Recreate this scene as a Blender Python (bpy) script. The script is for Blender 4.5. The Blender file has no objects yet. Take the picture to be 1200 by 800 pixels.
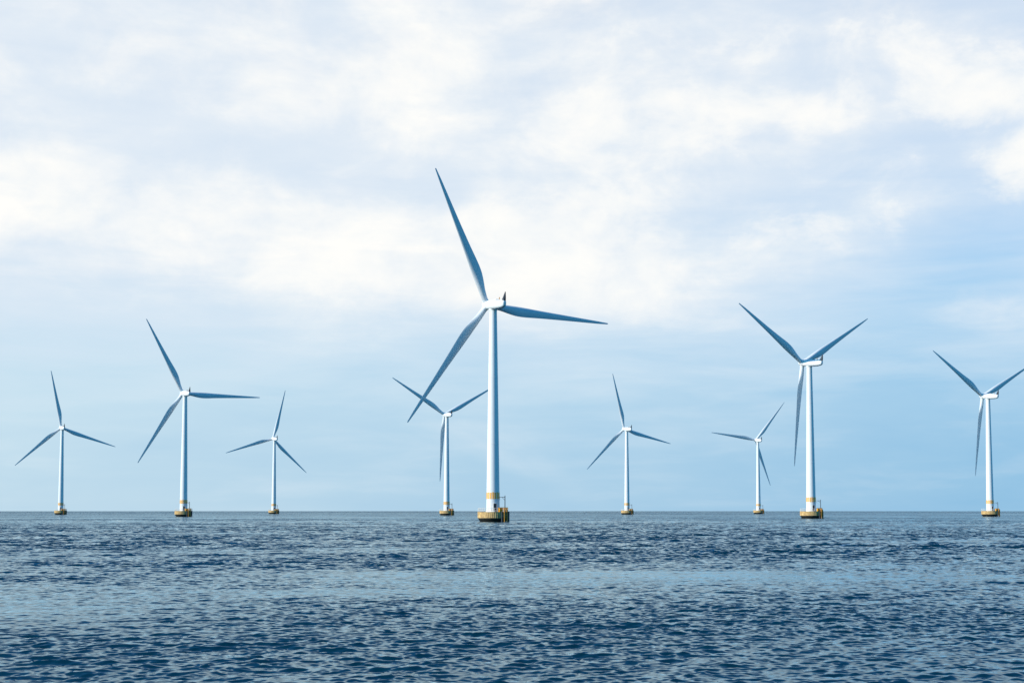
import bpy, bmesh, math, random
import numpy as np
from mathutils import Vector, Matrix, Euler

R = math.radians
sc = bpy.context.scene
col = sc.collection
EARTH = 6.371e6

# ------------------------------------------------------------------ camera
cam_d = bpy.data.cameras.new('camera')
cam = bpy.data.objects.new('camera', cam_d)
col.objects.link(cam)
cam_d.sensor_width = 36.0
cam_d.lens = 1702.75 / 1200 * 36.0
cam_d.shift_y = 0.0777
cam_d.clip_start = 0.1
cam_d.clip_end = 60000
cam.location = (0, 0, 3.944)
cam.rotation_euler = (R(90) + 0.06065, 0, 0)
sc.camera = cam

# ------------------------------------------------------------------ sun and exposure
SUN_AZ, SUN_EL = -110.0, 30.0          # azimuth from +Y towards +X, elevation
S = Vector((math.cos(R(SUN_EL)) * math.sin(R(SUN_AZ)),
            math.cos(R(SUN_EL)) * math.cos(R(SUN_AZ)), math.sin(R(SUN_EL))))
sun_d = bpy.data.lights.new('sun', 'SUN')
sun_d.energy = 5.0
sun_d.angle = R(0.53)
sun_d.color = (1.0, 0.945, 0.84)
sun = bpy.data.objects.new('sun', sun_d)
col.objects.link(sun)
sun.rotation_euler = S.to_track_quat('Z', 'Y').to_euler()
sun.location = S * 300

vs = sc.view_settings
vs.view_transform = 'Standard'
vs.look = 'None'
vs.exposure = 0.0
vs.gamma = 1.0
vs.use_curve_mapping = False
sc.cycles.use_denoising = True
sc.cycles.max_bounces = 6
sc.cycles.sample_clamp_indirect = 0.8
sc.cycles.use_adaptive_sampling = False
sc.cycles.blur_glossy = 10.0
sc.cycles.caustics_reflective = False


# ------------------------------------------------------------------ node helper
class NT:
    """Small wrapper that writes shader arithmetic as Python calls."""
    def __init__(self, tree):
        self.t = tree
        self.n = tree.nodes
        self.l = tree.links

    def new(self, typ, **kw):
        nd = self.n.new(typ)
        for k, v in kw.items():
            setattr(nd, k, v)
        return nd

    def put(self, sock, v):
        if isinstance(v, bpy.types.NodeSocket):
            self.l.new(v, sock)
        else:
            sock.default_value = v

    def m(self, op, a, b=0.0, c=0.0, clamp=False):
        nd = self.new('ShaderNodeMath', operation=op, use_clamp=clamp)
        self.put(nd.inputs[0], a)
        self.put(nd.inputs[1], b)
        self.put(nd.inputs[2], c)
        return nd.outputs[0]

    def add(self, a, b): return self.m('ADD', a, b)
    def sub(self, a, b): return self.m('SUBTRACT', a, b)
    def mul(self, a, b): return self.m('MULTIPLY', a, b)
    def div(self, a, b): return self.m('DIVIDE', a, b)

    def step(self, x, lo, hi, a=0.0, b=1.0):
        nd = self.new('ShaderNodeMapRange', interpolation_type='SMOOTHSTEP')
        self.put(nd.inputs[0], x)
        for i, v in enumerate((lo, hi, a, b)):
            self.put(nd.inputs[1 + i], v)
        return nd.outputs[0]

    def lin(self, x, lo, hi, a=0.0, b=1.0):
        nd = self.new('ShaderNodeMapRange')
        self.put(nd.inputs[0], x)
        for i, v in enumerate((lo, hi, a, b)):
            self.put(nd.inputs[1 + i], v)
        return nd.outputs[0]

    def vec(self, x, y, z):
        nd = self.new('ShaderNodeCombineXYZ')
        for i, v in enumerate((x, y, z)):
            self.put(nd.inputs[i], v)
        return nd.outputs[0]

    def noise(self, v, scale, detail=3.0, rough=0.5, distort=0.0, out=0):
        nd = self.new('ShaderNodeTexNoise')
        self.put(nd.inputs['Vector'], v)
        self.put(nd.inputs['Scale'], scale)
        nd.inputs['Detail'].default_value = detail
        nd.inputs['Roughness'].default_value = rough
        nd.inputs['Distortion'].default_value = distort
        return nd.outputs[out]

    def vm(self, op, a, b=None, s=None):
        nd = self.new('ShaderNodeVectorMath', operation=op)
        self.put(nd.inputs[0], a)
        if b is not None:
            self.put(nd.inputs[1], b)
        if s is not None:
            self.put(nd.inputs['Scale'], s)
        return nd.outputs[0]

    def mix(self, f, a, b):
        nd = self.new('ShaderNodeMix', data_type='RGBA')
        self.put(nd.inputs[0], f)
        self.put(nd.inputs[6], a)
        self.put(nd.inputs[7], b)
        return nd.outputs[2]


# ------------------------------------------------------------------ sky with cloud layers
world = bpy.data.worlds.new('World')
sc.world = world
world.use_nodes = True
wt = NT(world.node_tree)
wt.n.clear()
SKY_STRENGTH = 0.1
sky = wt.new('ShaderNodeTexSky', sky_type='NISHITA')
sky.sun_disc = False
sky.sun_elevation = R(SUN_EL)
sky.sun_rotation = R(SUN_AZ)
sky.altitude = 0
sky.air_density = 1.0
sky.dust_density = 0.4
sky.ozone_density = 3.0

tc = wt.new('ShaderNodeTexCoord')
D = tc.outputs['Generated']
sx = wt.new('ShaderNodeSeparateXYZ')
wt.put(sx.inputs[0], D)
dx, dy, dz = sx.outputs
el = wt.mul(wt.m('ARCSINE', dz), 180 / math.pi)
az = wt.mul(wt.m('ARCTAN2', dx, dy), 180 / math.pi)


def blob(ca, ce, sa, se, amp, rot=0.0):
    u = wt.sub(az, ca)
    v = wt.sub(el, ce)
    if rot:
        c, s = math.cos(R(rot)), math.sin(R(rot))
        u, v = (wt.add(wt.mul(u, c), wt.mul(v, s)), wt.sub(wt.mul(v, c), wt.mul(u, s)))
    q = wt.add(wt.m('POWER', wt.div(u, sa), 2.0), wt.m('POWER', wt.div(v, se), 2.0))
    return wt.mul(wt.m('EXPONENT', wt.mul(q, -0.5)), amp)


# cloud noise: broad soft sheets drawn out sideways, and puffier billows
cv = wt.vec(wt.mul(dx, 1.0), wt.mul(dy, 1.0), wt.mul(dz, 2.5))
n_sheet = wt.noise(cv, 5.0, 6.0, 0.52, 0.6)
cv2 = wt.vec(wt.add(dx, 3.1), wt.add(dy, 1.7), wt.mul(dz, 1.6))
n_puff = wt.noise(cv2, 15.0, 8.0, 0.60, 0.25)
cv3 = wt.vec(wt.add(dx, 7.7), wt.mul(dy, 0.6), wt.mul(dz, 6.5))
n_streak = wt.noise(cv3, 9.0, 6.0, 0.56, 0.3)

base = wt.step(el, 2.5, 12.0, 0.0, 0.52)
high = wt.step(el, 19.5, 31.0, 0.0, -0.95)
bias = wt.add(base, high)
for b in ((-9.0, 10.4, 10.5, 2.0, 0.27, -5), (0.8, 9.4, 5.0, 1.8, 0.30), (-19.0, 12.0, 4.0, 1.6, 0.25),
          (-2.5, 17.3, 4.2, 1.5, 0.17, 8), (-13.5, 14.0, 7.5, 0.9, -0.34, -4), (-7.0, 13.1, 6.0, 0.7, -0.12, -10),
          (17.8, 9.6, 3.8, 1.4, -0.40, 14), (12.0, 12.6, 4.5, 1.0, -0.16, 20), (17.8, 15.4, 1.9, 0.8, 0.34, 8),
          (19.4, 12.6, 1.3, 0.9, 0.24), (17.5, 7.2, 2.8, 0.8, 0.22), (9.0, 7.2, 1.6, 0.5, 0.16),
          (4.0, 14.6, 6.5, 2.2, 0.16), (3.0, 17.0, 5.0, 1.0, -0.12), (10.0, 18.3, 5.0, 1.0, 0.14),
          (-16.0, 8.6, 6.0, 1.4, 0.10)):
    bias = wt.add(bias, blob(*b))
dens = wt.add(bias, wt.mul(wt.sub(n_sheet, 0.5), 0.95))
puffy = wt.mul(wt.lin(az, -10.0, 16.0, 0.40, 0.95), wt.step(el, 5.0, 12.0))
dens = wt.add(dens, wt.mul(wt.sub(n_puff, 0.5), puffy))
dens = wt.add(dens, wt.mul(wt.sub(n_streak, 0.5), wt.step(el, 8.0, 15.0, 0.45, 0.15)))
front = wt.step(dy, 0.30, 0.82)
dens = wt.mul(dens, front)

# an even high film of cloud, thick to the left and overhead, thinner to the right
film = wt.mul(wt.step(el, 3.2, 10.0), wt.step(el, 19.5, 29.0, 1.0, 0.0))
film = wt.mul(film, wt.lin(az, -20.0, 20.0, 0.97, 0.84))
film = wt.add(film, blob(17.8, 9.5, 3.8, 1.5, -0.62, 14))
film = wt.add(film, blob(13.0, 12.4, 4.0, 0.8, -0.16, 20))
film = wt.mul(wt.add(film, wt.add(wt.mul(wt.sub(n_sheet, 0.5), 0.35), wt.mul(wt.sub(n_streak, 0.5), wt.step(el, 8.0, 15.0, 0.7, 0.2)))), front)
cover = wt.m('MAXIMUM', wt.step(dens, 0.0, 0.78, 0.0, 0.96), film, clamp=True)
bright = wt.step(wt.add(dens, wt.mul(wt.sub(n_puff, 0.5), 1.2)), 0.22, 1.20)
# pale moist air low over the sea, paler to the left and with height
K = 1.0 / SKY_STRENGTH
veil_n = wt.add(wt.mul(wt.sub(n_streak, 0.5), 0.5), wt.mul(wt.sub(n_sheet, 0.5), 0.5))
pale = wt.add(wt.lin(az, -19.0, 19.0, 0.86, 0.10), wt.step(el, 1.0, 8.0, 0.0, 0.42))
pale = wt.m('ADD', pale, wt.mul(veil_n, 0.75), clamp=True)
vcol = wt.mix(pale, (0.285 * K, 0.525 * K, 0.77 * K, 1), (0.615 * K, 0.772 * K, 0.875 * K, 1))
veil = wt.mul(wt.step(el, 2.0, 24.0, 0.95, 0.0), front)
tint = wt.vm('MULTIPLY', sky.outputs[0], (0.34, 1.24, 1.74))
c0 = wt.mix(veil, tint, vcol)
ccol = wt.mix(bright, (0.765 * K, 0.845 * K, 0.93 * K, 1), (1.03 * K, 1.015 * K, 0.975 * K, 1))
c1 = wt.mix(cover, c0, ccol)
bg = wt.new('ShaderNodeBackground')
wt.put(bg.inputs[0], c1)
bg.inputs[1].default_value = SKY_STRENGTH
wo = wt.new('ShaderNodeOutputWorld')
wt.l.new(bg.outputs[0], wo.inputs[0])


# ------------------------------------------------------------------ materials
def new_mat(name):
    m = bpy.data.materials.new(name)
    m.use_nodes = True
    t = NT(m.node_tree)
    b = t.n['Principled BSDF']
    return m, t, b


def paint_mat(name, rgb, rough=0.4, dirt=0.12, dirt_rgb=(0.35, 0.33, 0.28), streak=True, spec=0.5):
    m, t, b = new_mat(name)
    c = t.new('ShaderNodeTexCoord').outputs['Object']
    mp = t.vm('MULTIPLY', c, (2.0, 2.0, 0.12 if streak else 2.0))
    n1 = t.noise(mp, 1.3, 5.0, 0.6)
    n2 = t.noise(c, 0.35, 4.0, 0.55)
    k = t.mul(t.step(t.add(t.mul(n1, 0.6), t.mul(n2, 0.4)), 0.45, 0.75), dirt)
    t.put(b.inputs['Base Color'], t.mix(k, (*rgb, 1), (*dirt_rgb, 1)))
    t.put(b.inputs['Roughness'], t.add(rough, t.mul(k, 0.6)))
    b.inputs['Specular IOR Level'].default_value = spec
    return m


M_white = paint_mat('tower_paint', (0.84, 0.84, 0.82), 0.42, 0.12)
M_blade = paint_mat('blade_gelcoat', (0.74, 0.76, 0.77), 0.36, 0.03, streak=False)
M_yellow = paint_mat('safety_yellow', (0.97, 0.43, 0.010), 0.5, 0.08, (0.45, 0.22, 0.06))
M_orange = paint_mat('orange_steel', (0.72, 0.30, 0.03), 0.5, 0.35, (0.22, 0.09, 0.03))
M_dark = paint_mat('dark_steel', (0.035, 0.04, 0.05), 0.45, 0.3, (0.10, 0.06, 0.04))
M_rail = paint_mat('galvanised_rail', (0.72, 0.70, 0.66), 0.4, 0.2)
M_grey = paint_mat('cabinet_grey', (0.30, 0.32, 0.34), 0.5, 0.2)


def ring_mat():
    m, t, b = new_mat('cream_collar')
    c = t.new('ShaderNodeTexCoord').outputs['Object']
    n1 = t.noise(t.vm('MULTIPLY', c, (3, 3, 0.35)), 1.2, 5, 0.65)
    n2 = t.noise(c, 0.9, 4, 0.6)
    k = t.step(t.add(t.mul(n1, 0.7), t.mul(n2, 0.3)), 0.38, 0.62)
    t.put(b.inputs['Base Color'], t.mix(k, (0.80, 0.54, 0.21, 1), (0.33, 0.18, 0.07, 1)))
    b.inputs['Roughness'].default_value = 0.75
    return m


def concrete_mat():
    m, t, b = new_mat('wet_concrete')
    tc_ = t.new('ShaderNodeTexCoord')
    c = tc_.outputs['Object']
    s = t.new('ShaderNodeSeparateXYZ')
    t.put(s.inputs[0], c)
    n = t.noise(c, 1.1, 5, 0.6)
    h = t.add(s.outputs[2], t.mul(t.sub(n, 0.5), 0.5))
    algae = t.step(h, 0.9, 1.5, 1.0, 0.0)
    t.put(b.inputs['Base Color'], t.mix(algae, (0.30, 0.27, 0.20, 1), (0.018, 0.017, 0.013, 1)))
    t.put(b.inputs['Roughness'], t.lin(algae, 0, 1, 0.8, 0.45))
    return m


M_ring = ring_mat()
M_conc = concrete_mat()


# ------------------------------------------------------------------ mesh helpers
def link(name, bm, mat, parent=None, smooth=None):
    bmesh.ops.recalc_face_normals(bm, faces=bm.faces)
    me = bpy.data.meshes.new(name)
    bm.to_mesh(me)
    bm.free()
    me.materials.append(mat)
    if smooth is not None:
        for p in me.polygons:
            p.use_smooth = True
        if smooth < 180:
            me.set_sharp_from_angle(angle=R(smooth))
    o = bpy.data.objects.new(name, me)
    col.objects.link(o)
    if parent is not None:
        o.parent = parent
    return o


def rings(bm, loops, cap0=True, cap1=True, close=True):
    vs_ = [[bm.verts.new(p) for p in lp] for lp in loops]
    n = len(vs_[0])
    for a, b in zip(vs_, vs_[1:]):
        for i in range(n if close else n - 1):
            j = (i + 1) % n
            bm.faces.new((a[i], a[j], b[j], b[i]))
    if cap0:
        bm.faces.new(vs_[0])
    if cap1:
        bm.faces.new(vs_[-1])
    return vs_


def lathe(bm, prof, seg=48, centre=(0, 0)):
    loops = []
    for r, z in prof:
        loops.append([(centre[0] + r * math.cos(2 * math.pi * i / seg),
                       centre[1] + r * math.sin(2 * math.pi * i / seg), z) for i in range(seg)])
    rings(bm, loops)


def tube(bm, p0, p1, r0, r1=None, seg=10):
    p0, p1 = Vector(p0), Vector(p1)
    r1 = r0 if r1 is None else r1
    d = (p1 - p0).normalized()
    u = d.orthogonal().normalized()
    v = d.cross(u)
    f = lambda c, r: [c + u * (r * math.cos(2 * math.pi * i / seg)) + v * (r * math.sin(2 * math.pi * i / seg)) for i in range(seg)]
    rings(bm, [f(p0, r0), f(p1, r1)])


def hoop(bm, rad, z, r, a0=0.0, a1=2 * math.pi, seg=56, sides=8):
    full = abs(a1 - a0 - 2 * math.pi) < 1e-6
    n = seg if full else seg + 1
    vs_ = []
    for i in range(n):
        a = a0 + (a1 - a0) * i / seg
        c, s = math.cos(a), math.sin(a)
        vs_.append([bm.verts.new(((rad + r * math.cos(2 * math.pi * k / sides)) * c,
                                  (rad + r * math.cos(2 * math.pi * k / sides)) * s,
                                  z + r * math.sin(2 * math.pi * k / sides))) for k in range(sides)])
    for i in range(n if full else n - 1):
        a, b = vs_[i], vs_[(i + 1) % n]
        for k in range(sides):
            j = (k + 1) % sides
            bm.faces.new((a[k], a[j], b[j], b[k]))
    if not full:
        bm.faces.new(vs_[0])
        bm.faces.new(vs_[-1])


def box(bm, c, size, rotz=0.0):
    mt = Matrix.Translation(c) @ Matrix.Rotation(rotz, 4, 'Z') @ Matrix.Diagonal((*size, 1))
    bmesh.ops.create_cube(bm, size=1.0, matrix=mt)


def pol(r, deg, z):
    return Vector((r * math.cos(R(deg)), r * math.sin(R(deg)), z))


# ------------------------------------------------------------------ the sea
def build_sea():
    rng = np.random.default_rng(11)
    # radial stations: fine near the viewer, wider with distance
    rad = [0.0, 4.0, 9.0, 14.0, 18.0]
    r = 18.0
    while r < 14000:
        dr = 0.056 if r < 50 else 0.056 * (r / 50) ** 1.4
        r += min(dr, 260)
        rad.append(r)
    rad = np.array(rad)
    fine = np.radians(np.linspace(-37, 37, 1240))
    coarse = np.radians(np.linspace(37, 323, 80)[1:-1])
    th = np.concatenate([fine, coarse])
    nr, nt = len(rad), len(th)
    RR, TH = np.meshgrid(rad, th, indexing='ij')
    X = RR * np.sin(TH)
    Y = RR * np.cos(TH)
    Z = -(RR ** 2) / (2 * EARTH)
    dxp, dyp = np.zeros_like(X), np.zeros_like(X)
    drs = np.gradient(rad)
    nf = len(fine)
    Xf, Yf = X[:, :nf], Y[:, :nf]
    dth = fine[1] - fine[0]
    # wind sea running towards the viewer, a little to the right
    main = math.radians(163)
    N = 230
    lam = np.exp(rng.uniform(math.log(0.14), math.log(8.0), N))
    shape = np.where(lam < 0.42, (lam / 0.42) ** 0.25, (0.42 / lam) ** 0.70)
    cell = np.maximum(drs, rad * dth * 1.2)
    W = np.clip((lam[None, :] - 1.9 * cell[:, None]) / (1.4 * cell[:, None]), 0, 1)
    # where the mesh is too wide for the short waves the longer ones carry the steepness
    target = np.interp(rad, [40, 150], [0.155, 0.20])
    have = np.sqrt(0.5 * ((W * shape[None, :]) ** 2).sum(1)) + 1e-6
    full = math.sqrt(0.5 * (shape ** 2).sum())
    gain = (target / full) * np.clip(full / have, 1, 2.7)
    W *= gain[:, None] * np.clip((9000 - rad) / 5000, 0, 1)[:, None]
    # patches of stronger and weaker ripple (cat's paws and slicks)
    pw = np.zeros_like(Xf)
    for _ in range(22):
        l = np.exp(rng.uniform(math.log(9), math.log(70)))
        a = rng.normal(0, 0.8)
        k = 2 * math.pi / l
        pw += np.sin(k * (Xf * math.sin(a) * 0.6 + Yf * math.cos(a)) + rng.uniform(0, 6.28)) * (l / 90) ** 0.3
    sl = (Yf + 0.78 * Xf - 105 + 6 * np.sin(Xf / 9.0 + 1.0) + 4 * np.sin(Xf / 4.1)) / 11.0
    patch = np.clip(1.0 + 0.12 * pw, 0.4, 1.6) * (1 - 0.20 * np.exp(-sl * sl))
    for n_ in range(N):
        L, sh = lam[n_], shape[n_]
        k = 2 * math.pi / L
        ang = main + rng.normal(0, 0.45)
        ph = rng.uniform(0, 2 * math.pi)
        kx, ky = k * math.sin(ang), k * math.cos(ang)
        w_row = W[:, n_]
        rows = np.nonzero((w_row > 0) & (rad > 10))[0]
        if len(rows) == 0:
            continue
        i0, i1 = rows[0], rows[-1] + 1
        P = kx * Xf[i0:i1] + ky * Yf[i0:i1] + ph
        A = (sh / k) * w_row[i0:i1, None] * (patch[i0:i1] if L < 6 else 1.0)
        s_, c_ = np.sin(P), np.cos(P)
        Z[i0:i1, :nf] += A * c_
        q = 0.6
        dxp[i0:i1, :nf] -= q * A * s_ * (kx / k)
        dyp[i0:i1, :nf] -= q * A * s_ * (ky / k)
    # fade the displacement out at the sides of the finely meshed sector
    edge = np.clip((np.radians(37) - np.abs(fine)) / np.radians(2.0), 0, 1)
    flat = -(RR ** 2) / (2 * EARTH)
    Z[:, :nf] = flat[:, :nf] + (Z[:, :nf] - flat[:, :nf]) * edge
    dxp[:, :nf] *= edge
    dyp[:, :nf] *= edge
    X += dxp
    Y += dyp
    co = np.stack([X, Y, Z], -1)[1:].reshape(-1, 3)
    co = np.concatenate([np.array([[0, 0, 0]]), co]).astype(np.float32)
    m = nr - 1
    i = np.arange(m - 1)[:, None]
    j = np.arange(nt)[None, :]
    jn = (j + 1) % nt
    a = 1 + i * nt + j
    b = 1 + i * nt + jn
    c = 1 + (i + 1) * nt + jn
    d = 1 + (i + 1) * nt + j
    quads = np.stack([a, b, c, d], -1).reshape(-1, 4)
    tri = np.stack([np.zeros(nt, int), 1 + (np.arange(nt) + 1) % nt, 1 + np.arange(nt)], -1)
    me = bpy.data.meshes.new('sea')
    nv, nq, ntr = len(co), len(quads), len(tri)
    me.vertices.add(nv)
    me.vertices.foreach_set('co', co.ravel())
    me.loops.add(nq * 4 + ntr * 3)
    me.loops.foreach_set('vertex_index', np.concatenate([quads.ravel(), tri.ravel()]).astype(np.int32))
    me.polygons.add(nq + ntr)
    me.polygons.foreach_set('loop_start', np.concatenate([np.arange(nq) * 4, nq * 4 + np.arange(ntr) * 3]).astype(np.int32))
    me.polygons.foreach_set('use_smooth', np.ones(nq + ntr, bool))
    me.update(calc_edges=True)
    me.validate()
    o = bpy.data.objects.new('sea', me)
    col.objects.link(o)
    o['kind'] = 'structure'
    # water
    mt, t, b = new_mat('sea_water')
    g = t.new('ShaderNodeNewGeometry')
    pos = g.outputs['Position']
    ln = t.new('ShaderNodeVectorMath', operation='LENGTH')
    t.put(ln.inputs[0], pos)
    dist = ln.outputs['Value']
    # ripple strength varies over the sea in long bands
    big = t.noise(t.vm('MULTIPLY', pos, (0.28, 1.0, 0)), 0.012, 4.0, 0.55)
    mid = t.noise(t.vm('MULTIPLY', pos, (0.45, 1.0, 0)), 0.06, 3.0, 0.5)
    band = t.add(t.mul(big, 0.65), t.mul(mid, 0.35))
    ps = t.new('ShaderNodeSeparateXYZ')
    t.put(ps.inputs[0], pos)
    sl = t.add(t.add(ps.outputs[1], t.mul(ps.outputs[0], 0.78)), t.mul(t.sub(mid, 0.5), 40.0))
    sl = t.div(t.sub(sl, 105.0), 7.5)
    fray = t.noise(t.vm('MULTIPLY', pos, (0.5, 1.0, 0)), 0.16, 4.0, 0.6)
    slick = t.mul(t.m('EXPONENT', t.mul(t.mul(sl, sl), -1.0)), t.step(fray, 0.42, 0.58))
    amp_f = t.mul(t.lin(t.step(band, 0.38, 0.62), 0, 1, 0.40, 1.25), t.lin(slick, 0, 1, 1.0, 0.66))

    def tilt(v, scale, a, det):
        nz = t.noise(v, scale, det, 0.55, 0.0, out=1)
        return t.vm('SCALE', t.vm('SUBTRACT', nz, (0.5, 0.5, 0.5)), s=t.mul(amp_f, a))
    wn = t.vm('MULTIPLY', pos, (0.5, 1.0, 0.0))
    wv = t.vm('MULTIPLY', pos, (0.6, 1.0, 0.0))
    acc = tilt(wn, 5.0, 0.95, 3.0)
    # ripples too small for the mesh farther out
    far = t.step(dist, 40.0, 260.0)
    acc = t.vm('ADD', acc, tilt(wv, 1.5, t.mul(far, 1.5), 3.0))
    acc = t.vm('ADD', acc, tilt(wv, 0.2, t.mul(far, 0.9), 3.0))
    # wind waves lean downwind: their steep faces look the way the wind blows
    acc = t.vm('MULTIPLY', acc, (0.8, 1.0, 0.0))
    acc = t.vm('ADD', acc, t.vm('SCALE', (0.03, -0.14, 0.0), s=t.mul(far, amp_f)))
    off = t.step(dist, 500.0, 2200.0)
    acc = t.vm('ADD', acc, t.vm('SCALE', (0.01, -0.06, 0.0), s=off))
    nrm = t.vm('NORMALIZE', t.vm('ADD', g.outputs['Normal'], acc))
    t.n.remove(b)
    body = t.new('ShaderNodeBsdfDiffuse')
    body.inputs['Color'].default_value = (0.001, 0.027, 0.047, 1)
    gl = t.new('ShaderNodeBsdfGlossy')
    gl.inputs['Color'].default_value = (0.73, 0.92, 1.0, 1)
    gl.inputs['Roughness'].default_value = 0.045
    t.put(gl.inputs['Normal'], nrm)
    fr = t.new('ShaderNodeFresnel')
    fr.inputs['IOR'].default_value = 1.37
    t.put(fr.inputs['Normal'], nrm)
    mx = t.new('ShaderNodeMixShader')
    t.put(mx.inputs[0], fr.outputs[0])
    t.l.new(body.outputs[0], mx.inputs[1])
    t.l.new(gl.outputs[0], mx.inputs[2])
    t.l.new(mx.outputs[0], t.n['Material Output'].inputs[0])
    me.materials.append(mt)
    return o


build_sea()

# ------------------------------------------------------------------ wind turbine
HUB_Z = 69.34
OVERHANG = 4.282
TILT = R(6.0)
CONE = 0.008
LAND = -42.0       # bearing of the boat landing on the platform, degrees from +X


def airfoil(chord, tr, n=14):
    """Closed section, x from leading (0) to trailing (1) edge, suction side first."""
    pts = []
    xs = [0.5 * (1 - math.cos(math.pi * i / n)) for i in range(n + 1)]
    yt = lambda x: 5 * tr * (0.2969 * math.sqrt(max(x, 0)) - 0.126 * x - 0.3516 * x * x + 0.2843 * x ** 3 - 0.1036 * x ** 4)
    cam_ = lambda x: 0.03 * 4 * x * (1 - x)
    for x in xs:
        pts.append((x, cam_(x) + yt(x)))
    for x in reversed(xs[1:-1]):
        pts.append((x, cam_(x) - yt(x)))
    return pts


def blade_bm():
    bm = bmesh.new()
    st = [  # radius, chord, thickness ratio, twist deg, roundness
        (1.30, 1.88, 1.0, 14, 1.0), (2.6, 1.88, 1.0, 14, 1.0), (3.6, 1.92, 0.95, 14, 0.92), (5.0, 2.15, 0.78, 14, 0.65),
        (7.0, 2.62, 0.56, 13.5, 0.3), (9.2, 3.12, 0.42, 12.5, 0.08), (11.4, 3.38, 0.34, 11, 0.0), (13.0, 3.34, 0.31, 10, 0.0),
        (15.5, 3.05, 0.28, 8.5, 0.0), (20, 2.56, 0.25, 6.2, 0.0), (26, 2.06, 0.22, 4.2, 0.0), (32, 1.62, 0.20, 2.8, 0.0),
        (38, 1.20, 0.18, 1.6, 0.0), (42.5, 0.86, 0.17, 0.8, 0.0), (45.0, 0.58, 0.17, 0.4, 0.0), (46.2, 0.46, 0.17, 0.2, 0.0),
        (46.6, 0.30, 0.2, 0, 0.0)]
    fine_st = []
    for a_, b_ in zip(st, st[1:]):
        m_ = max(1, int((b_[0] - a_[0]) / 0.9))
        fine_st += [tuple(u + (v - u) * q / m_ for u, v in zip(a_, b_)) for q in range(m_)]
    fine_st.append(st[-1])
    cut = np.array(fine_st)
    for _ in range(3):          # ease the joints between stations
        cut[2:-6, 1:] = 0.25 * cut[1:-7, 1:] + 0.5 * cut[2:-6, 1:] + 0.25 * cut[3:-5, 1:]
    st = [tuple(map(float, q)) for q in cut]
    loops = []
    n = 18
    for r, ch, tr, tw, rd in st:
        sec = airfoil(ch, tr, n)
        lp = []
        m = len(sec)
        axis = 0.5 * rd + 0.31 * (1 - rd)
        for i, (x, y) in enumerate(sec):
            ang = math.pi - 2 * math.pi * i / m
            cx, cy = 0.5 + 0.5 * math.cos(ang), 0.5 * math.sin(ang)
            fx = (x * (1 - rd) + cx * rd - axis) * ch
            fy = (y * (1 - rd) + cy * rd) * ch
            # section frame: +x towards the trailing edge, suction side towards -Y (downwind)
            px, py = fx, -fy
            t = R(tw + 2.0)
            X = px * math.cos(t) + py * math.sin(t)
            Y = -px * math.sin(t) + py * math.cos(t)
            # slight prebend and coning upwind
            Y += CONE * r - 0.0
            lp.append((X, Y, r))
        loops.append(lp)
    rings(bm, loops)
    return bm


def rounded(w, h, n=40, p=2.8):
    out = []
    for i in range(n):
        a = 2 * math.pi * i / n
        c, s = math.cos(a), math.sin(a)
        out.append((w * math.copysign(abs(c) ** (2 / p), c), h * math.copysign(abs(s) ** (2 / p), s)))
    return out


def nacelle_bm():
    bm = bmesh.new()
    st = [(2.95, 1.10, 1.10, 0.0), (2.9, 1.34, 1.34, 0.0), (2.4, 1.52, 1.48, 0.0), (1.2, 1.62, 1.56, 0.02), (-1.0, 1.66, 1.56, 0.04),
          (-3.2, 1.52, 1.50, 0.08), (-5.2, 1.22, 1.38, 0.16), (-6.6, 0.92, 1.22, 0.26), (-7.5, 0.70, 1.02, 0.36), (-7.8, 0.52, 0.80, 0.42),
          (-7.9, 0.3, 0.5, 0.45)]
    loops = []
    for y, w, h, dz_ in st:
        loops.append([(x, y, z + dz_) for x, z in rounded(w, h)])
    rings(bm, loops)
    # yaw collar under the body
    lathe(bm, [(1.22, -2.05), (1.34, -1.95), (1.36, -1.35)], 40)
    return bm


def spinner_bm():
    bm = bmesh.new()
    prof = [(-1.28, 1.15), (-1.25, 1.38), (-0.6, 1.50), (0.3, 1.50), (0.95, 1.36), (1.5, 1.06), (1.9, 0.66), (2.08, 0.30), (2.12, 0.06)]
    loops = []
    for y, r in prof:
        loops.append([(r * math.cos(2 * math.pi * i / 40), y, r * math.sin(2 * math.pi * i / 40)) for i in range(40)])
    rings(bm, loops)
    # blade root sockets
    for k in range(3):
        q = k * 2 * math.pi / 3
        d = Vector((math.sin(q), 0, math.cos(q)))
        tube(bm, d * 0.8, d * 1.72, 1.04, 1.0, 32)
    return bm


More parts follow.
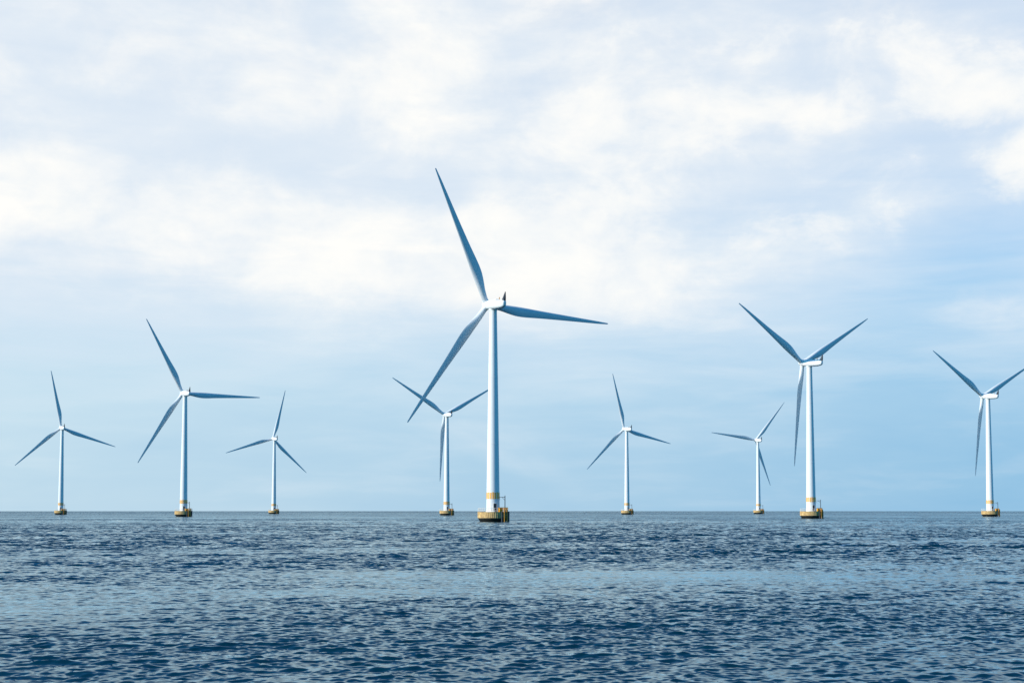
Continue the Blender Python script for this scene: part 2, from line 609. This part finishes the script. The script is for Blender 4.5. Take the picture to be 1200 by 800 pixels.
def make_turbine():
    root = bpy.data.objects.new('wind_turbine', None)
    root.empty_display_size = 3
    col.objects.link(root)
    # gravity foundation: shaft flaring upwards out of the water
    bm = bmesh.new()
    lathe(bm, [(3.7, -7.0), (3.95, -1.0), (4.1, 0.0), (4.42, 0.55), (4.78, 1.12), (4.84, 1.24)], 64)
    link('foundation', bm, M_conc, root, 40)
    # cream collar made of upright staves
    bm = bmesh.new()
    prof_z = [1.24, 1.30, 3.02, 3.10]
    seg = 192
    loops = []
    for z, off in zip(prof_z, (-0.06, 0.0, 0.0, -0.06)):
        lp = []
        for i in range(seg):
            groove = -0.05 if i % 4 == 0 else 0.0
            rr = 4.9 + off + groove
            a = 2 * math.pi * i / seg
            lp.append((rr * math.cos(a), rr * math.sin(a), z))
        loops.append(lp)
    rings(bm, loops)
    collar = link('collar', bm, M_ring, root, 20)
    bm = bmesh.new()
    lathe(bm, [(4.95, 3.10), (4.95, 3.2), (4.6, 3.2)], 64)
    link('deck_edge', bm, M_ring, collar, 30)
    # railing round the platform
    bm = bmesh.new()
    for i in range(30):
        a = i * 360 / 30
        if abs((a - LAND + 180) % 360 - 180) < 9:
            continue
        tube(bm, pol(4.72, a, 3.1), pol(4.72, a, 4.42), 0.065, seg=8)
    g0, g1 = R(LAND + 12), R(LAND + 348)
    hoop(bm, 4.72, 4.38, 0.05, g0, g1)
    hoop(bm, 4.72, 3.80, 0.04, g0, g1)
    link('railing', bm, M_rail, root, 50)
    # tower in tapered cans with flange seams
    bm = bmesh.new()
    z0, z1, r0, r1 = 3.1, HUB_Z - 2.0, 2.12, 1.20
    rr = lambda z: r0 + (r1 - r0) * ((z - z0) / (z1 - z0)) ** 1.08
    prof = [(2.26, z0), (2.26, z0 + 0.22), (rr(z0 + 0.24), z0 + 0.24)]
    zs = [z0 + 0.24 + (z1 - z0 - 0.24) * i / 24 for i in range(1, 25)]
    for i, z in enumerate(zs):
        if i in (7, 15):
            prof += [(rr(z) , z - 0.09), (rr(z) + 0.03, z - 0.07), (rr(z) + 0.03, z + 0.07), (rr(z), z + 0.09)]
        else:
            prof.append((rr(z), z))
    lathe(bm, prof, 72)
    tower = link('tower', bm, M_white, root, 35)
    # striped yellow band
    bm = bmesh.new()
    nst = 18
    for i in range(nst):
        a0 = 2 * math.pi * (i + 0.18) / nst
        a1 = 2 * math.pi * (i + 0.82) / nst
        zt = 9.45 if i % 2 else 9.30
        loops = []
        for z in (7.3, zt):
            ri, ro = rr(z) - 0.02, rr(z) + 0.05
            lp = [(ro * math.cos(a0 + (a1 - a0) * k / 4), ro * math.sin(a0 + (a1 - a0) * k / 4), z) for k in range(5)]
            lp += [(ri * math.cos(a1 - (a1 - a0) * k / 4), ri * math.sin(a1 - (a1 - a0) * k / 4), z) for k in range(5)]
            loops.append(lp)
        rings(bm, loops)
    link('yellow_band', bm, M_yellow, root, 30)
    # door with its frame and a short stair to the deck
    bm = bmesh.new()
    a = -72
    box(bm, pol(rr(5.0) + 0.02, a, 4.75), (0.14, 0.95, 2.15), R(a))
    dr = link('door', bm, M_dark, root)
    bm = bmesh.new()
    tang = Vector((-math.sin(R(a)), math.cos(R(a)), 0))
    for s in (-1, 1):
        box(bm, pol(rr(5.0) + 0.03, a, 4.75) + tang * (0.53 * s), (0.18, 0.10, 2.3), R(a))
    box(bm, pol(rr(5.0) + 0.03, a, 5.88), (0.20, 1.2, 0.10), R(a))
    link('frame', bm, M_rail, dr)
    bm = bmesh.new()
    for k in range(3):
        box(bm, pol(2.45 + 0.30 * k, a, 3.50 - 0.13 * k), (0.30, 1.1, 0.06), R(a))
    for s in (-1, 1):
        tube(bm, pol(2.3, a, 4.6) + tang * (0.56 * s), pol(3.2, a, 3.95) + tang * (0.56 * s), 0.03)
        tube(bm, pol(2.3, a, 3.62) + tang * (0.56 * s), pol(3.2, a, 3.12) + tang * (0.56 * s), 0.045)
        tube(bm, pol(3.2, a, 3.12) + tang * (0.56 * s), pol(3.2, a, 3.95) + tang * (0.56 * s), 0.03)
    link('steps', bm, M_grey, root)
    # service cabinet on the deck
    bm = bmesh.new()
    box(bm, pol(3.0, -35, 3.85), (0.7, 1.1, 1.5), R(-35))
    bmesh.ops.bevel(bm, geom=bm.edges[:], offset=0.05, segments=2, affect='EDGES')
    link('cabinet', bm, M_dark, root)
    # davit crane
    bm = bmesh.new()
    b = pol(4.35, -29, 3.1)
    tube(bm, b, b + Vector((0, 0, 5.25)), 0.15, 0.12, 14)
    tube(bm, b, b + Vector((0, 0, 0.35)), 0.28, 0.28, 14)
    top = b + Vector((0, 0, 4.75))
    inn = Vector((-1.75, 0.25, 0))
    tube(bm, top + Vector((0.12, 0, 0)), top + inn, 0.09, 0.07, 10)
    tube(bm, top + Vector((0, 0, -1.0)), top + inn * 0.55, 0.05, 0.05, 8)
    crane = link('davit_crane', bm, M_dark, root, 40)
    bm = bmesh.new()
    e = top + inn * 0.94
    tube(bm, e, e + Vector((0, 0, -0.7)), 0.02)
    box(bm, e + Vector((0, 0, -0.8)), (0.14, 0.14, 0.22))
    link('hook', bm, M_dark, crane)
    # boat landing: two fender tubes, rungs, brackets
    bm = bmesh.new()
    a = LAND
    tang = Vector((-math.sin(R(a)), math.cos(R(a)), 0))
    for s in (-1, 1):
        p = pol(5.45, a, 0) + tang * (0.62 * s)
        tube(bm, p + Vector((0, 0, -2.5)), p + Vector((0, 0, 3.9)), 0.19, seg=14)
        for z in (1.6, 2.9):
            tube(bm, p + Vector((0, 0, z)), pol(4.8, a, z) + tang * (0.62 * s), 0.10)
        tube(bm, p + Vector((0, 0, 3.9)), pol(4.75, a, 4.55) + tang * (0.62 * s), 0.12)
    landing = link('boat_landing', bm, M_orange, root, 50)
    bm = bmesh.new()
    for s in (-1, 1):
        p = pol(5.30, a, 0) + tang * (0.28 * s)
        tube(bm, p + Vector((0, 0, -1.0)), p + Vector((0, 0, 4.6)), 0.04)
    for k in range(17):
        z = -0.8 + 0.32 * k
        tube(bm, pol(5.30, a, z) + tang * -0.28, pol(5.30, a, z) + tang * 0.28, 0.025, seg=6)
    link('ladder', bm, M_orange, landing)
    # yellow gate and lockers beside the landing
    bm = bmesh.new()
    for k in range(9):
        aa = LAND - 26 + k * 6.5
        tube(bm, pol(4.86, aa, 3.1), pol(4.86, aa, 4.55), 0.07)
    hoop(bm, 4.86, 4.55, 0.08, R(LAND - 27), R(LAND + 27), 16)
    hoop(bm, 4.86, 3.85, 0.07, R(LAND - 27), R(LAND + 27), 16)
    box(bm, pol(4.35, LAND - 14, 3.75), (0.7, 1.1, 1.1), R(LAND - 14))
    link('landing_gate', bm, M_yellow, root, 50)
    # dark rubbing posts either side of the landing
    bm = bmesh.new()
    for aa in (LAND - 14, LAND + 17, LAND + 30):
        tube(bm, pol(5.12, aa, -1.5), pol(5.12, aa, 3.3), 0.24, seg=12)
        tube(bm, pol(5.12, aa, 2.9), pol(4.6, aa, 2.9), 0.12)
    link('fender_post', bm, M_dark, root, 50)
    # nacelle
    nac = link('nacelle', nacelle_bm(), M_white, root, 40)
    nac.location = (0, 0, HUB_Z)
    bm = bmesh.new()
    # swept instrument fin at the tail
    lo = [(-0.42, -6.3, 1.2), (0.42, -6.3, 1.2), (0.42, -7.75, 0.9), (-0.42, -7.75, 0.9)]
    md = [(-0.30, -6.9, 2.2), (0.30, -6.9, 2.2), (0.30, -7.9, 2.2), (-0.30, -7.9, 2.2)]
    hi = [(-0.06, -7.75, 4.05), (0.06, -7.75, 4.05), (0.06, -8.0, 4.05), (-0.06, -8.0, 4.05)]
    rings(bm, [lo, md, hi])
    link('instrument_fin', bm, M_dark, nac)
    bm = bmesh.new()
    tube(bm, (-0.7, -5.4, 1.5), (-0.7, -5.4, 2.1), 0.12)
    tube(bm, (-0.7, -5.4, 2.1), (-0.7, -5.4, 2.3), 0.16)
    link('aviation_lamp', bm, M_orange, nac)
    bm = bmesh.new()
    box(bm, (0, -2.2, 1.70), (1.3, 1.6, 0.16))
    bmesh.ops.bevel(bm, geom=bm.edges[:], offset=0.05, segments=2, affect='EDGES')
    link('roof_hatch', bm, M_white, nac)
    # rotor
    rot = link('rotor_hub', spinner_bm(), M_white, root, 40)
    proto = None
    for k in range(3):
        if proto is None:
            proto = link('blade', blade_bm(), M_blade, rot, 60)
            bl = proto
        else:
            bl = proto.copy()
            col.objects.link(bl)
            bl.parent = rot
        bl.rotation_euler = (0, k * 2 * math.pi / 3, 0)
    return root


def children_of(o):
    return [c for c in bpy.data.objects if c.parent == o]


def copy_tree(o, parent=None):
    c = o.copy()
    col.objects.link(c)
    if parent is not None:
        c.parent = parent
    for ch in children_of(o):
        copy_tree(ch, c)
    return c


def pose(root, x, y, phase, yaw):
    root.location = (x, y, -(x * x + y * y) / (2 * EARTH))
    aim = Matrix.Rotation(-yaw, 4, 'Z')
    for c in children_of(root):
        kind = c.name.split('.')[0]
        if kind == 'nacelle':
            c.rotation_euler = (aim @ Matrix.Rotation(TILT, 4, 'X')).to_euler()
        elif kind == 'rotor_hub':
            mrot = aim @ Matrix.Rotation(TILT, 4, 'X')
            ax = mrot @ Vector((0, 1, 0))
            c.location = Vector((0, 0, HUB_Z)) + ax * OVERHANG
            c.rotation_euler = (mrot @ Matrix.Rotation(phase, 4, 'Y')).to_euler()


SPOTS = [
    (-6.0311, 462.83, -0.4569, -0.4961, 'largest white wind turbine, with clearly striped yellow band and cream collared base'),
    (133.18, 648.2, -1.0381, -0.5907, 'second largest wind turbine, two raised blades forming a wide V'),
    (275.9, 840.04, -1.0178, -0.4764, 'rightmost wind turbine, its upper right blade cut off by the edge of the photo'),
    (-184.785, 818.95, -0.5123, -0.5471, 'tall wind turbine second from the left, one blade pointing level to the right'),
    (-45.07, 1003.78, -1.0328, -0.4786, 'wind turbine just behind the largest one, its right blade tip passing behind the large tower'),
    (-361.676, 1166.6, -0.2096, -0.5095, 'leftmost small wind turbine, one blade nearly upright leaning slightly left'),
    (93.567, 1184.3, -0.2814, -0.4368, 'small wind turbine alone right of the largest one, upper blade leaning left'),
    (-220.723, 1348.7, 0.2143, -0.4844, 'small distant wind turbine third from left, upper blade leaning right'),
    (232.83, 1375.0, 0.6632, -0.2955, 'small distant wind turbine beside the second largest, one blade almost level to the left'),
]
proto = make_turbine()
turbines = [proto] + [copy_tree(proto) for _ in SPOTS[1:]]
for o, (x, y, ph, yaw, lab) in zip(turbines, SPOTS):
    pose(o, x, y, ph, yaw)
    o['label'] = lab
    o['category'] = 'wind turbine'
    o['group'] = 'wind turbines standing in the open sea'
